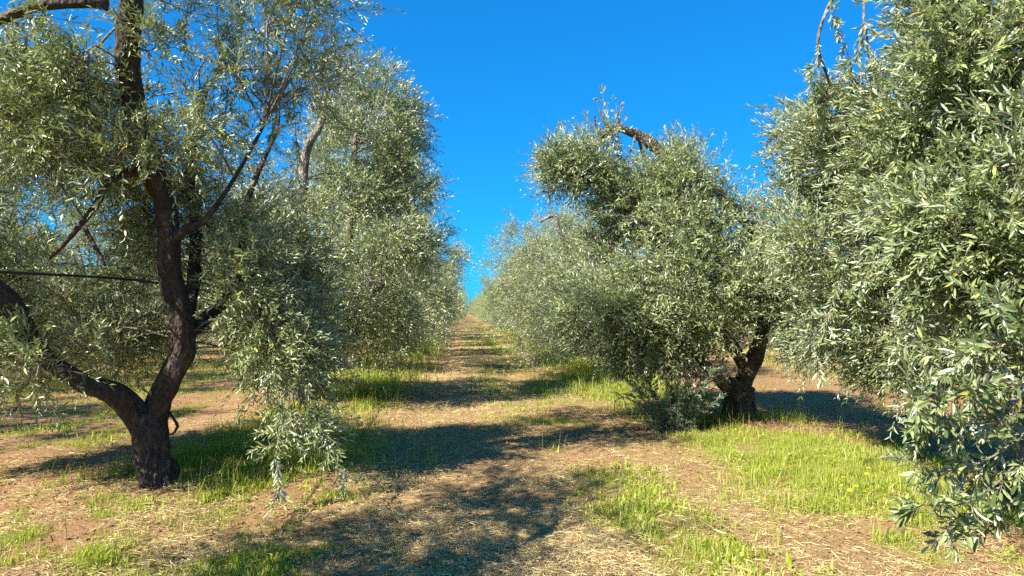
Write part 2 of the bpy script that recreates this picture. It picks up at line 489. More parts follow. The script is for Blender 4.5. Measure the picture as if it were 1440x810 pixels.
class Tree:
    """One olive tree, built in world coordinates and stored relative to its base."""
    def __init__(s, base, seed, bark, leaf):
        s.base = np.asarray(base, float); s.rng = np.random.default_rng(seed); s.seed = seed
        s.bark, s.leafm = bark, leaf
        s.trunk = Bag(); s.limbs = []; s.tw = Bag(); s.P = []; s.D = []; s.L = []
        s.nodes = []

    def wood(s, pts, radii, trunk=False, gnarl=0.28, sides=14, seg=0.06, carry=True):
        v, f = tube(pts, radii, sides * 2 if trunk else sides, seg, gnarl, s.seed + len(s.limbs) * 3, True, 0.055 if trunk else 0.025)
        if trunk:
            s.trunk.add(v, f)
        else:
            b = Bag(); b.add(v, f); s.limbs.append(b)
        if carry:
            s.nodes.append(resample(pts, radii, 0.15)[0])

    def clumps(s, centers, radii, tw, length=(0.22, 0.48), droopy=None, branch=0.010, link_wood=True):
        centers = np.atleast_2d(centers); radii = np.atleast_1d(radii).astype(float)
        P, D, L = clump_twigs(centers, radii, tw, s.base[:2], s.rng, length, droopy)
        s.P.append(P); s.D.append(D); s.L.append(L)
        if link_wood and s.nodes:
            nd = np.concatenate(s.nodes); rng = s.rng
            for c, r in zip(centers, radii):
                d = np.linalg.norm(nd - c, axis=1)
                d = (d + np.where(nd[:, 2] > c[2] + 0.3, 0.4, 0) + np.where(nd[:, 2] < s.base[2] + 1.15, 1.6, 0)) * (1 + 0.5 * rng.random(len(d)))
                j = nd[np.argmin(d)]
                ln = np.linalg.norm(c - j)
                if ln < 0.15:
                    continue
                mid = (j + c) / 2 + rng.normal(0, 0.10, 3) * ln + np.array([0, 0, 0.14 * ln])
                v, f = tube([j, mid, c], [branch * (0.8 + 0.35 * ln), branch * 0.75, branch * 0.45], 5, 0.2, 0, 0, cap=False)
                s.tw.add(v, f)
                for _ in range(3):
                    e = c + norm(rng.normal(0, 1, 3)) * r * 0.95
                    q = (c + e) / 2 + rng.normal(0, 0.05, 3)
                    v, f = tube([c, q, e], [branch * 0.5, branch * 0.36, branch * 0.2], 4, 0.15, 0, 0, cap=False)
                    s.tw.add(v, f)

    def blob(s, c, rad, n, cr=(0.3, 0.5), tw=42, shell=0.35, **kw):
        rng = s.rng
        o = norm(rng.normal(0, 1, (n, 3))) * ((shell + (1 - shell) * rng.random((n, 1))) ** (1 / 2.2))
        s.clumps(np.asarray(c) + o * np.asarray(rad), rng.uniform(cr[0], cr[1], n), tw, **kw)

    def shoot(s, pts, tw_len=(0.12, 0.25), every=0.05, r=0.006):
        """A long leafy shoot: a thin branch with twigs all along it."""
        p, _ = resample(pts, np.ones(len(pts)), every)
        v, f = tube(pts, np.linspace(r, r * 0.35, len(pts)), 5, 0.08, 0, 0, cap=False)
        s.tw.add(v, f)
        t = norm(np.gradient(p, axis=0))
        s.P.append(p); s.D.append(norm(t + s.rng.normal(0, 0.55, p.shape))); s.L.append(s.rng.uniform(tw_len[0], tw_len[1], len(p)))

    def build(s, name, label, group, nn=8, size=0.062, wid=0.23, hi=False, twigs=True, keep=None, cat="tree"):
        P, D, L = np.concatenate(s.P), np.concatenate(s.D), np.concatenate(s.L)
        if keep is not None:
            k = keep(P, P + D * L[:, None]); P, D, L = P[k], D[k], L[k]
        root = thing(name, label, cat, s.base, group)
        if s.trunk.n:
            link("trunk", s.trunk.mesh("trunk", s.bark, True, s.base), root)
        for b in s.limbs:
            link("limb", b.mesh("limb", s.bark, True, s.base), root)
        v, f = leaf_mesh(P, D, L, nn, size, wid, s.rng, hi)
        crown = link("crown", mesh_np("crown", v - s.base, [f], s.leafm), root)
        if twigs:
            tv, tf = twig_sticks(P, D, L, s.rng)
            s.tw.add(tv, tf)
        if s.tw.n:
            link("twigs", s.tw.mesh("twigs", M_TWIG, True, s.base), crown)
        return root


# ------------------------------------------------------------------ the setting
def axis(lo, hi, step, far, grow=1.16):
    a = list(np.arange(lo, hi + 1e-6, step))
    d, x = step, a[-1]
    while x < far[1]:
        d *= grow; x += d; a.append(x)
    d, x, pre = step, a[0], []
    while x > far[0]:
        d *= grow; x -= d; pre.append(x)
    return np.array(pre[::-1] + a)


xs = axis(-4.5, 6.0, 0.055, (-2500, 2500))
ys = axis(3.2, 13.0, 0.06, (-2500, 3000), 1.07)
X, Y = np.meshgrid(xs, ys)
Z = ground_h(X, Y)
gv = np.stack([X, Y, Z], -1).reshape(-1, 3)
nx = len(xs)
ii = (np.arange(len(ys) - 1)[:, None] * nx + np.arange(nx - 1)[None]).ravel()
gq = np.stack([ii, ii + 1, ii + 1 + nx, ii + nx], 1)
gm = mesh_np("ground", gv, [gq], ground_material(), True)
ca = gm.attributes.new('cover', 'FLOAT_COLOR', 'POINT')
cov = np.stack([np.clip(green_map(X, Y), 0, 1), straw_map(X, Y), X * 0, X * 0 + 1], -1).reshape(-1, 4).astype(np.float32)
ca.data.foreach_set('color', cov.ravel())
ground = link("ground", gm); ground['kind'] = 'structure'
ground['label'] = "red-brown orchard soil with a straw-strewn track between the tree rows"


def scatter(n, y0, y1, x0, x1, dens, rng, power=1.0):
    """Points with probability falling as 1/y, thinned by dens(x, y)."""
    out = []
    tot = 0
    while tot < n:
        u = rng.random(n * 2)
        y = y0 * (y1 / y0) ** u if power == 1.0 else y0 + (y1 - y0) * u
        half = rng.random(n * 2)
        # keep inside (a little beyond) the field of view
        lo = np.maximum(x0, -0.74 * y - 0.6); hi = np.minimum(x1, 0.90 * y + 0.6)
        x = lo + (hi - lo) * half
        k = rng.random(n * 2) < dens(x, y) * np.minimum(1, (hi - lo) / (x1 - x0) * 1.4)
        out.append(np.stack([x[k], y[k]], 1)); tot += k.sum()
    return np.concatenate(out)[:n]


def blades(xy, length, width, rng, lean=0.45):
    n = len(xy)
    p = np.stack([xy[:, 0], xy[:, 1], ground_h(xy[:, 0], xy[:, 1]) - 0.004], 1)
    az = rng.random(n) * 2 * PI
    le = np.abs(rng.normal(0, lean, n))
    d = np.stack([np.cos(az), np.sin(az), np.zeros(n)], 1)
    length = length * (0.5 + 0.75 * ss(0.3, 0.7, fbm(xy[:, 0] * 3.1, xy[:, 1] * 3.1, 123, 3)))
    L = length[:, None]; w = width[:, None]
    az2 = az + rng.normal(PI / 2, 0.6, n)
    sd = np.stack([np.cos(az2), np.sin(az2), np.zeros(n)], 1)
    up = np.array([0, 0, 1.0])
    m = p + (d * np.sin(le * 0.5)[:, None] + up * np.cos(le * 0.5)[:, None]) * L * 0.55
    t = m + (d * np.sin(le * 1.6)[:, None] + up * np.cos(le * 1.6)[:, None]) * L * 0.5
    v = np.stack([p - sd * w * 0.5, p + sd * w * 0.5, m - sd * w * 0.42, m + sd * w * 0.42, t], 1).reshape(-1, 3)
    i = np.arange(n)[:, None] * 5
    return v, [i + np.array([[0, 1, 3, 2]]), i + np.array([[2, 3, 4]])]


rng = np.random.default_rng(3)
bag = Bag()
# short turf and weeds near the camera
xy = scatter(200000, 3.2, 16, -9, 11, lambda x, y: green_map(x, y) ** 1.3, rng)
g = green_map(xy[:, 0], xy[:, 1])
bag.add(*blades(xy, rng.uniform(0.025, 0.085, len(xy)) * (0.5 + 0.8 * g), rng.uniform(0.0025, 0.0055, len(xy)), rng, 1.0))
# tall soft weeds round the dark trunk and in the lush bank
for cx, cy, sx, sy, n, l0, l1 in ((-2.25, 7.2, 0.5, 0.6, 4800, .08, .27), (-2.0, 8.2, 0.7, 0.9, 6500, .10, .30), (-3.2, 6.6, 0.3, 0.3, 500, .08, .22),
                                  (3.85, 7.3, 0.66, 1.1, 19000, .03, .11), (4.3, 9.4, 0.45, 0.8, 2200, .08, .30), (3.0, 14.5, 0.5, 2.0, 8000, .12, .36),
                                  (3.3, 5.6, 0.6, 0.8, 6000, .06, .2), (-2.0, 4.4, 0.9, 0.5, 5200, .04, .12), (-2.0, 15.5, 0.6, 3.0, 6000, .12, .4),
                                  (-1.9, 28, 0.6, 8.0, 6000, .15, .4), (3.2, 27, 0.6, 8.0, 6000, .15, .4), (-9.5, 11, 1.5, 4.0, 5000, .15, .5), (9.6, 14, 0.8, 4, 4000, .15, .45)):
    q = np.stack([rng.normal(cx, sx, n), rng.normal(cy, sy, n)], 1)
    k = (fbm(q[:, 0] * 2.4, q[:, 1] * 2.4, 91, 3) > 0.47) & (np.hypot(q[:, 0], q[:, 1]) > 2.9) & ~((q[:, 1] < 6.25) & (q[:, 1] > 5.2) & (q[:, 0] < -2.3))
    q = q[k]
    sc = max(1.0, cy / 9)
    bag.add(*blades(q, rng.uniform(l0, l1, len(q)), rng.uniform(0.003, 0.0065, len(q)) * sc, rng, 1.05))
# coarser blades farther off
xy = scatter(60000, 14, 70, -11, 13, lambda x, y: green_map(x, y) ** 1.3, rng)
s_ = np.maximum(1, xy[:, 1] / 12)
bag.add(*blades(xy, rng.uniform(0.06, 0.2, len(xy)), rng.uniform(0.004, 0.007, len(xy)) * s_, rng, 0.6))
# broad-leaved weeds among the grass, a few dry seed stalks
xy = scatter(16000, 3.2, 14, -6, 7, lambda x, y: green_map(x, y) * ss(.45, .6, fbm(x * 1.7, y * 1.7, 201, 3)), rng)
xy = np.repeat(xy, 3, 0) + rng.normal(0, .012, (len(xy) * 3, 2))
bag.add(*blades(xy, rng.uniform(0.035, 0.10, len(xy)), rng.uniform(0.008, 0.018, len(xy)), rng, 1.2))
xy = scatter(1500, 3.2, 14, -6, 7, lambda x, y: green_map(x, y), rng)
bag.add(*blades(xy, rng.uniform(0.12, 0.30, len(xy)), rng.uniform(0.002, 0.0035, len(xy)), rng, 0.35))
go = link("green_grass", bag.mesh("green_grass", M_GRASS)); go['kind'] = 'stuff'; go['category'] = 'grass'
go['label'] = "fresh green grass and weeds growing along both tree rows"

# straw and mown dry stalks lying on the track
bag = Bag()


def stalks(xy, length, width, rng, lift=0.02):
    n = len(xy)
    az = rng.random(n) * 2 * PI
    tilt = rng.normal(0, 0.16, n)
    d = np.stack([np.cos(az) * np.cos(tilt), np.sin(az) * np.cos(tilt), np.sin(tilt)], 1)
    sd = np.stack([-np.sin(az), np.cos(az), rng.normal(0, 0.5, n)], 1)
    c = np.stack([xy[:, 0], xy[:, 1], ground_h(xy[:, 0], xy[:, 1]) + 0.004 + rng.random(n) ** 2 * lift * (0.4 + 1.8 * ss(0.4, 0.65, fbm(xy[:, 0] * 2.2, xy[:, 1] * 2.2, 131, 3)))], 1)
    L = length[:, None] / 2; w = width[:, None] / 2
    bend = np.cross(d, [0, 0, 1.0]) * rng.normal(0, 0.18, (n, 1)) * length[:, None]
    v = np.stack([c - d * L - sd * w * .6, c - d * L + sd * w * .6, c + bend - sd * w, c + bend + sd * w, c + d * L], 1).reshape(-1, 3)
    i = np.arange(n)[:, None] * 5
    return v, [i + np.array([[0, 1, 3, 2]]), i + np.array([[2, 3, 4]])]


dens = lambda x, y: straw_map(x, y) * (1 - 0.75 * np.clip(green_map(x, y), 0, 1)) + 0.03
dens_near = lambda x, y: dens(x, y) * (0.25 + 0.75 * ss(0.36, 0.6, fbm(x * 2.6, y * 2.2, 131, 4)))
xy = scatter(150000, 3.2, 15, -6, 6, dens_near, rng)
bag.add(*stalks(xy, rng.uniform(0.02, 0.11, len(xy)), rng.uniform(0.0015, 0.004, len(xy)), rng, 0.03))
xy = scatter(30000, 13, 60, -6, 6, dens, rng)
bag.add(*stalks(xy, rng.uniform(0.08, 0.22, len(xy)), rng.uniform(0.004, 0.008, len(xy)) * np.maximum(1, xy[:, 1] / 18), rng))
st = link("dry_straw", bag.mesh("dry_straw", M_STRAW)); st['kind'] = 'stuff'; st['category'] = 'straw'
st['label'] = "dry mown straw scattered over the track between the rows"

# loose crumbs and clods of soil
n = 7000
q = scatter(n, 3.3, 16, -6, 7, lambda x, y: 0.3 + 0.7 * ss(.5, .65, fbm(x * 1.3, y * 1.3, 301, 3)), rng)
ico = np.array([(0, 0, 1.), (.9, 0, .25), (.28, .85, .3), (-.72, .52, .25), (-.72, -.52, .3), (.28, -.85, .25), (0, 0, -.5)])
icf = np.array([(0, 1, 2), (0, 2, 3), (0, 3, 4), (0, 4, 5), (0, 5, 1), (6, 2, 1), (6, 3, 2), (6, 4, 3), (6, 5, 4), (6, 1, 5)])
rad = 0.006 + 0.022 * rng.random(n) ** 4
rot = rng.random(n) * 6.28
vv = ico[None] * (1 + rng.normal(0, .22, (n, 7, 3)))
vx = vv[..., 0] * np.cos(rot)[:, None] - vv[..., 1] * np.sin(rot)[:, None]
vy = vv[..., 0] * np.sin(rot)[:, None] + vv[..., 1] * np.cos(rot)[:, None]
vv = np.stack([vx, vy, vv[..., 2] * .75], -1) * rad[:, None, None] + np.stack([q[:, 0], q[:, 1], ground_h(q[:, 0], q[:, 1]) + rad * .2], 1)[:, None]
M_CLOD = plain("soil_clod", (0.27, 0.145, 0.075), 0.95, 0.1)
cm = mesh_np("soil_clods", vv.reshape(-1, 3), [(np.arange(n)[:, None, None] * 7 + icf[None]).reshape(-1, 3)], M_CLOD)
co = link("soil_clods", cm); co['kind'] = 'stuff'; co['category'] = 'clods'
co['label'] = "crumbs and small clods of red-brown soil"

# fallen leaves: reddish heap edge by the suckers, thin litter under the rows
n = 2600
q = np.stack([rng.normal(3.55, 0.5, n), rng.normal(9.15, 0.22, n)], 1)
q2 = scatter(9000, 3.4, 22, -7, 8, lambda x, y: 0.25 + 0.5 * bump(x, -2.4, 1.2) + 0.5 * bump(x, 4.6, 1.2), rng)
q = np.concatenate([q, q2]); n = len(q)
P = np.stack([q[:, 0], q[:, 1], ground_h(q[:, 0], q[:, 1]) + 0.006 + rng.random(n) * 0.02], 1)
ldr = norm(np.stack([rng.normal(0, 1, n), rng.normal(0, 1, n), rng.normal(0, 0.3, n)], 1))
wdr = norm(np.cross(ldr, norm(np.array([0, 0, 1.0]) + rng.normal(0, 0.4, (n, 3)))))
Ls = rng.uniform(0.03, 0.06, n)[:, None]
dv = np.stack([P - ldr * Ls / 2, P - wdr * Ls * .13, P + ldr * Ls / 2, P + wdr * Ls * .13], 1).reshape(-1, 3)
dm = mesh_np("dead_leaves", dv, [np.arange(n)[:, None] * 4 + np.array([[0, 1, 2, 3]])], M_DEAD)
do = link("dead_leaves", dm); do['kind'] = 'stuff'; do['category'] = 'fallen leaves'
do['label'] = "reddish brown fallen leaves under the olive trees"

# ------------------------------------------------------------------ near trees
LX, RX = -2.85, 4.45


def gz(x, y):
    return float(ground_h(x, y)) - 0.05


ROW_L, ROW_R = "olive trees of the row with the dark forked trunk", "olive trees of the row with the bent bare limb"

# --- dark forked tree by the path
b = on_ground(222, 688)
BY = b[1]
t = Tree(b, 101, M_BARK_DARK, M_LEAF)
t.base[2] -= 0.05
b0 = t.base.copy()
t.wood([b0 + [0, 0, -0.1], at(222, 672, BY), at(216, 640, BY), at(211, 605, BY), at(208, 580, BY)], [0.215, 0.155, 0.138, 0.145, 0.13], True, 0.55, 22, 0.035)
t.wood([at(211, 615, BY), at(222, 570, BY), at(240, 530, BY - .02), at(256, 492, BY - .05), at(252, 440, BY - .1), at(240, 385, BY - .15), at(236, 310, BY - .2)],
       [0.102, 0.104, 0.102, 0.10, 0.094, 0.09, 0.082], True, 0.34, 18, 0.035)
t.wood([at(236, 316, BY - .2), at(228, 275, BY - .25), at(208, 225, BY - .3), at(190, 165, BY - .4), at(180, 95, BY - .5), at(184, 10, BY - .6), at(188, -90, BY - .7), at(210, -180, BY - .8)],
       [0.095, 0.09, 0.097, 0.096, 0.09, 0.09, 0.08, 0.06], False, 0.34, 18, 0.035)
t.wood([at(213, 625, BY - .02), at(188, 578, BY - .1), at(165, 556, BY - .2), at(112, 536, BY - .4), at(55, 492, BY - .6), at(18, 430, BY - .8), at(-20, 392, BY - .9), at(-90, 300, BY - 1.0),
        at(-120, 150, BY - 1.1), at(-70, 70, BY - 1.1), at(0, 28, BY - 1.1), at(60, 8, BY - 1.1), at(120, 2, BY - 1.05), at(152, 6, BY - 1.0)],
       [0.105, 0.102, 0.09, 0.07, 0.066, 0.07, 0.0665, 0.07, 0.055, 0.042, 0.036, 0.036, 0.044, 0.046], False, 0.5, 16, 0.04)
t.wood([at(258, 480, BY), at(285, 452, BY + .2), at(318, 425, BY + .3), at(340, 402, BY + .3), at(362, 412, BY + .25), at(378, 450, BY + .2)], [0.07, 0.065, 0.06, 0.065, 0.045, 0.025], False, 0.4, 10, 0.04)
t.wood([at(340, 405, BY + .3), at(342, 340, BY + .4), at(352, 270, BY + .5), at(392, 180, BY + .5)], [0.045, 0.04, 0.032, 0.018], False, 0.2, 8, 0.05)
t.wood([at(240, 338, BY - .2), at(262, 322, BY - .3), at(290, 308, BY - .3), at(330, 250, BY - .3), at(380, 160, BY - .2)], [0.05, 0.038, 0.024, 0.018, 0.010], False, 0.25, 8, 0.05)
t.wood([at(212, 240, BY - .3), at(180, 244, BY - .5), at(152, 258, BY - .6), at(134, 290, BY - .6), at(102, 330, BY - .6), at(70, 364, BY - .6)], [0.05, 0.036, 0.03, 0.028, 0.022, 0.012], False, 0.25, 8, 0.05)
t.wood([at(256, 478, BY), at(270, 410, BY + .35), at(276, 330, BY + .5), at(268, 230, BY + .6), at(290, 130, BY + .6)], [0.06, 0.065, 0.06, 0.045, 0.02], False, 0.3, 9, 0.05)
t.wood([at(118, 318, BY - .6), at(132, 345, BY - .6), at(148, 374, BY - .6)], [0.02, 0.018, 0.012], False, 0.2, 7, 0.05)
t.wood([at(186, 160, BY - .4), at(150, 130, BY - .2), at(90, 90, BY), at(30, 70, BY + .1)], [0.05, 0.04, 0.03, 0.016], False, 0.25, 8, 0.05)
t.wood([at(238, 580, BY), at(250, 600, BY - .05), at(240, 612, BY - .08)], [0.012, 0.014, 0.008], False, 0.1, 6, 0.04, carry=False)
t.wood([at(20, 440, BY - .8), at(-60, 420, BY - .4), at(-150, 330, BY), at(-220, 220, BY + .2)], [0.07, 0.06, 0.045, 0.02], False, 0.25, 8, 0.06)
cr = (0.15, 0.33)
t.blob(at(40, 300, BY), (1.3, 1.4, 1.25), 66, cr, 34)
t.blob(at(110, 190, BY - .4), (0.45, 0.6, 0.4), 9, (.15, .3), 32)
t.blob(at(50, 505, BY - .75), (0.4, 0.3, 0.22), 7, (.1, .22), 24)
t.blob(at(60, 475, BY + .7), (1.2, 0.8, 0.40), 26, cr, 40, droopy=.3)
t.blob(at(390, 400, BY + .5), (0.5, 0.9, 0.95), 24, cr, 38)
t.blob(at(420, 555, BY + .2), (0.42, 0.6, 0.4), 10, (0.14, 0.28), 22, droopy=.4)
t.blob(at(400, 470, BY + .3), (0.45, 0.6, 0.4), 12, (0.16, 0.3), 30, droopy=.2)
t.blob(at(430, 60, BY - .2), (0.38, 0.5, 0.5), 10, (0.12, 0.26), 26)
t.blob(at(325, 140, BY - .2), (0.4, 0.6, 0.6), 7, (0.10, 0.22), 20)
t.blob(at(240, 230, BY + .2), (0.65, 0.7, 0.75), 9, cr, 26)
t.blob(at(255, 215, BY + .35), (0.5, 0.4, 0.4), 7, cr, 24)
t.blob(at(272, 60, BY - .3), (0.45, 0.5, 0.42), 6, (.1, .22), 20)
t.blob(at(60, 70, BY - .9), (0.45, 0.3, 0.28), 7, (.1, .22), 16, droopy=.4)
t.blob(at(130, 120, BY - .5), (0.3, 0.4, 0.28), 6, (.12, .24), 24)
t.blob(at(225, 215, BY - .75), (0.34, 0.2, 0.28), 5, (0.12, 0.25), 26)
t.blob(at(310, 360, BY + .8), (0.8, 0.6, 0.8), 16, cr, 34)
t.blob(at(220, -160, BY - .3), (1.3, 1.4, 0.65), 28, cr, 28)
t.blob(at(-230, 230, BY), (0.7, 1.4, 1.6), 34, cr, 38)
t.shoot([at(395, 560, BY - .5), at(392, 610, BY - .75), at(388, 645, BY - .85), at(394, 690, BY - .9)])
t.shoot([at(430, 570, BY - .5), at(455, 610, BY - .7), at(470, 640, BY - .8), at(490, 672, BY - .85)])
for k, (px, y0, y1, dd) in enumerate(((300, -60, 120, 0), (345, -60, 190, .2), (410, 110, 260, 0), (270, -40, 60, -.3), (70, 20, 150, -.9), (40, 40, 120, -.9), (375, 20, 210, .3), (320, 120, 260, 0))):
    t.shoot([at(px, y0, BY + dd), at(px + 6 * (-1) ** k, (y0 + y1) / 2, BY + dd - .08), at(px + 10 * (-1) ** k, y1, BY + dd - .1)], (0.1, 0.2), 0.07, 0.005)


def stem_clear(P, E):
    """Leafy twigs were pruned off the front of the upright stem."""
    keep_ = E[:, 1] > 2.3
    path = np.array([at(205, 640, BY), at(212, 580, BY), at(240, 530, BY), at(254, 480, BY), at(250, 430, BY), at(240, 380, BY), at(236, 310, BY), at(228, 272, BY), at(212, 240, BY - .3)])
    pz = path[::1, 2]
    xz = np.interp(P[:, 2], pz, path[:, 0]); yz = np.interp(P[:, 2], pz, path[:, 1])
    xs_ = xz * (P[:, 1] / yz)
    xe_ = xz * (E[:, 1] / yz)
    near_ = (P[:, 1] < yz + .1) & (P[:, 2] > pz[0]) & (P[:, 2] < pz[-1]) & (np.minimum(abs(P[:, 0] - xs_), abs(E[:, 0] - xe_)) < .24)
    r_ = np.random.default_rng(5).random(len(P)) < .93
    # and the way under the crown on both sides of it
    lp, _ = resample([at(188, 578, BY - .1), at(165, 556, BY - .2), at(112, 536, BY - .4), at(55, 492, BY - .6), at(18, 430, BY - .8), at(-20, 392, BY - .9)], np.ones(6), .08)
    dd = np.full(len(P), 9.0)
    for q_ in lp:
        for w_ in (P, E):
            dv_ = w_ - q_
            ahead = np.abs(dv_[:, 1] + .35) < .45
            dd = np.where(ahead, np.minimum(dd, np.hypot(dv_[:, 0], dv_[:, 2])), dd)
    r2_ = np.random.default_rng(6).random(len(P)) < .3
    return keep_ & ~(near_ & r_) & ~((dd < .2) & r2_)


near_clear = stem_clear
t.build("olive_tree", "dark-barked olive tree forking low above the grass, its bare upright stem in full view", ROW_L, 9, 0.084, 0.20, True, True, near_clear)

# --- the tree closest to the viewer on the other side, seen as a wall of leaves
base = np.array([4.75, 5.3, gz(4.75, 5.3)])
t = Tree(base, 202, M_BARK, M_LEAF)
t.wood([base, base + [0.0, .05, .5], base + [.1, 0, 1.0]], [0.24, 0.19, 0.17], True, 0.4, 18, 0.05)
t.wood([base + [.05, 0, .85], base + [-.3, .6, 1.6], at(1230, 330, 6.3) + [0.2, 0, 0], at(1180, 200, 6.8), at(1150, 110, 6.6)], [0.13, 0.10, 0.07, 0.04, 0.015])
t.wood([base + [.1, 0, .9], base + [-.3, -.5, 1.8], at(1370, 240, 4.6), at(1350, 60, 4.5), at(1320, -60, 4.6)], [0.13, 0.10, 0.06, 0.04, 0.02])
t.wood([base + [.1, 0, .95], base + [.3, -.8, 1.9], base + [.2, -1.2, 2.9], base + [.1, -1.4, 3.9]], [0.12, 0.09, 0.06, 0.03])
t.wood([base + [-.1, -.3, 1.3], at(1500, 430, 3.9), at(1460, 520, 3.3), at(1400, 590, 3.0)], [0.06, 0.04, 0.02, 0.01], gnarl=0.2, sides=8)
t.wood([at(1350, 60, 4.5), at(1290, -40, 5.0), at(1220, -60, 5.4), at(1175, -10, 5.6), at(1150, 60, 5.7), at(1165, 120, 5.9), at(1142, 160, 6.0)], [0.035, 0.028, 0.022, 0.016, 0.013, 0.010, 0.007], gnarl=0.2, sides=7)
t.wood([at(1220, -60, 5.4), at(1215, 30, 5.5), at(1228, 80, 5.5), at(1243, 120, 5.5)], [0.014, 0.011, 0.008, 0.005], gnarl=0.2, sides=6)
t.blob(at(1158, 240, 7.0), (0.45, 0.7, 0.75), 20, (0.18, 0.34), 36)
t.blob(at(1225, 310, 6.4), (0.75, 0.9, 0.85), 32, (0.18, 0.34), 38)
t.blob(at(1345, 190, 5.0), (0.5, 0.8, 0.85), 28, (0.16, 0.32), 36)
t.blob(at(1400, 290, 4.0), (0.45, 0.6, 0.75), 20, (0.14, 0.28), 34)
t.blob(at(1345, 50, 4.3), (0.2, 0.3, 0.4), 7, (0.14, 0.26), 36)
t.blob(at(1425, 40, 4.7), (0.6, 0.7, 0.6), 22, (0.16, 0.32), 36)
t.blob(at(1425, 430, 3.8), (0.4, 0.4, 0.32), 12, (0.15, 0.3), 30)
t.blob(at(1175, 460, 8.4), (0.55, 0.7, 0.40), 15, (0.2, 0.36), 36, droopy=.6)
t.blob(at(1245, 455, 7.4), (0.7, 0.6, 0.42), 20, (0.2, 0.36), 36, droopy=.6)
t.blob(at(1370, 470, 6.0), (0.8, 0.6, 0.42), 22, (0.2, 0.36), 36, droopy=.4)
t.blob(at(1650, 220, 5.0), (1.0, 1.2, 1.5), 40, (0.25, 0.45), 34)
t.blob(at(1180, 150, 6.2), (0.35, 0.3, 0.2), 6, (0.12, 0.25), 20)
for k in range(70):
    px, py, dd = t.rng.uniform(1130, 1440), t.rng.uniform(120, 420), t.rng.uniform(3.6, 6.2)
    if px < 1440 - (dd - 3.1) * 95:
        continue
    p_ = at(px, py, dd)
    d_ = np.array([t.rng.normal(-.12, .2), t.rng.normal(-.1, .15), t.rng.normal(-.05, .28)])
    t.shoot([p_, p_ + d_ * .6 + [0, 0, .03], p_ + d_ * 1.2], (0.08, 0.16), 0.05, 0.006)
for pts in (((1440, 575), (1400, 592), (1360, 596), (1310, 585), (1275, 548)), ((1440, 640), (1390, 690), (1340, 712), (1290, 708)), ((1450, 500), (1410, 480), (1370, 490), (1340, 520)),
            ((1440, 690), (1390, 730), (1330, 740)), ((1440, 540), (1390, 540), (1330, 560), (1300, 590)), ((1450, 460), (1420, 430), (1370, 420)),
            ((1440, 610), (1400, 640), (1350, 660), (1300, 660))):
    n_ = len(pts)
    t.shoot([at(px, py, 3.05 - 0.06 * k) for k, (px, py) in enumerate(pts)], (0.10, 0.2), 0.05, 0.006)
for k, (px, py, dx, dy, dd) in enumerate(((1152, 60, -8, 50, 5.7), (1165, 5, 15, 40, 5.6), (1215, 30, -15, 60, 5.5), (1228, 80, 12, 50, 5.5), (1190, 60, 10, 60, 5.8), (1165, 120, -20, 30, 5.9), (1195, 120, 15, 40, 6.0), (1255, -10, 15, 50, 5.2))):
    t.shoot([at(px, py, dd), at(px + dx * .5, py + dy * .6, dd), at(px + dx, py + dy, dd)], (0.06, 0.13), 0.085, 0.004)
t.build("olive_tree", "olive tree with the largest leaves, drooping over the yellow flowers", ROW_R, 10, 0.086, 0.225, True, True,
        lambda P, E: (E[:, 1] > 2.3) & (E[:, 0] > 1.45))

# --- second tree of the forked tree's row, pale upright limb
base = np.array([LX, 12.4, gz(LX, 12.4)])
t = Tree(base, 303, M_BARK, M_LEAF)
t.wood([base, base + [.03, 0, .5], base + [.1, 0, .95]], [0.26, 0.2, 0.19], True, 0.4, 16, 0.06)
t.wood([base + [.1, 0, .8], base + [.0, -.6, 1.8], at(424, 290, 11.4), at(430, 215, 11.3), at(452, 172, 11.3), at(458, 128, 11.4)], [0.15, 0.12, 0.085, 0.075, 0.06, 0.04], gnarl=0.3)
t.wood([base + [.1, 0, .9], base + [.5, .2, 2.0], base + [.8, .2, 3.3], base + [.9, 0, 4.8]], [0.14, 0.11, 0.08, 0.03])
t.wood([base + [.1, 0, .9], base + [-.5, .5, 1.9], base + [-1.2, .4, 2.9]], [0.13, 0.09, 0.04])
t.wood([base + [.1, 0, .8], base + [.8, -.4, 1.4], base + [1.5, -.5, 2.1]], [0.1, 0.07, 0.03])
cl = (0.22, 0.42)
t.blob(base + [.5, 0, 2.4], (1.85, 2.2, 1.7), 100, cl, 46)
t.blob(base + [1.0, .1, 4.6], (0.95, 1.4, 1.1), 42, cl, 44)
t.blob(base + [.9, -.1, 1.4], (1.2, 1.5, .7), 34, cl, 46, droopy=.5)
t.blob(base + [1.7, -.2, 3.7], (.5, .7, .6), 10, (.2, .36), 36)
t.blob(at(570, 190, 12.3), (.4, .6, .75), 12, (.2, .36), 36)
t.blob(at(500, 105, 12.3), (.5, .6, .45), 10, (.2, .34), 34)
t.blob(base + [-1.1, .1, 2.3], (0.9, 1.3, .9), 22, cl, 40)
t.build("olive_tree", "tall olive tree with a pale sunlit upright limb, next behind the dark forked tree", ROW_L, 7, 0.088, 0.25, False, True)

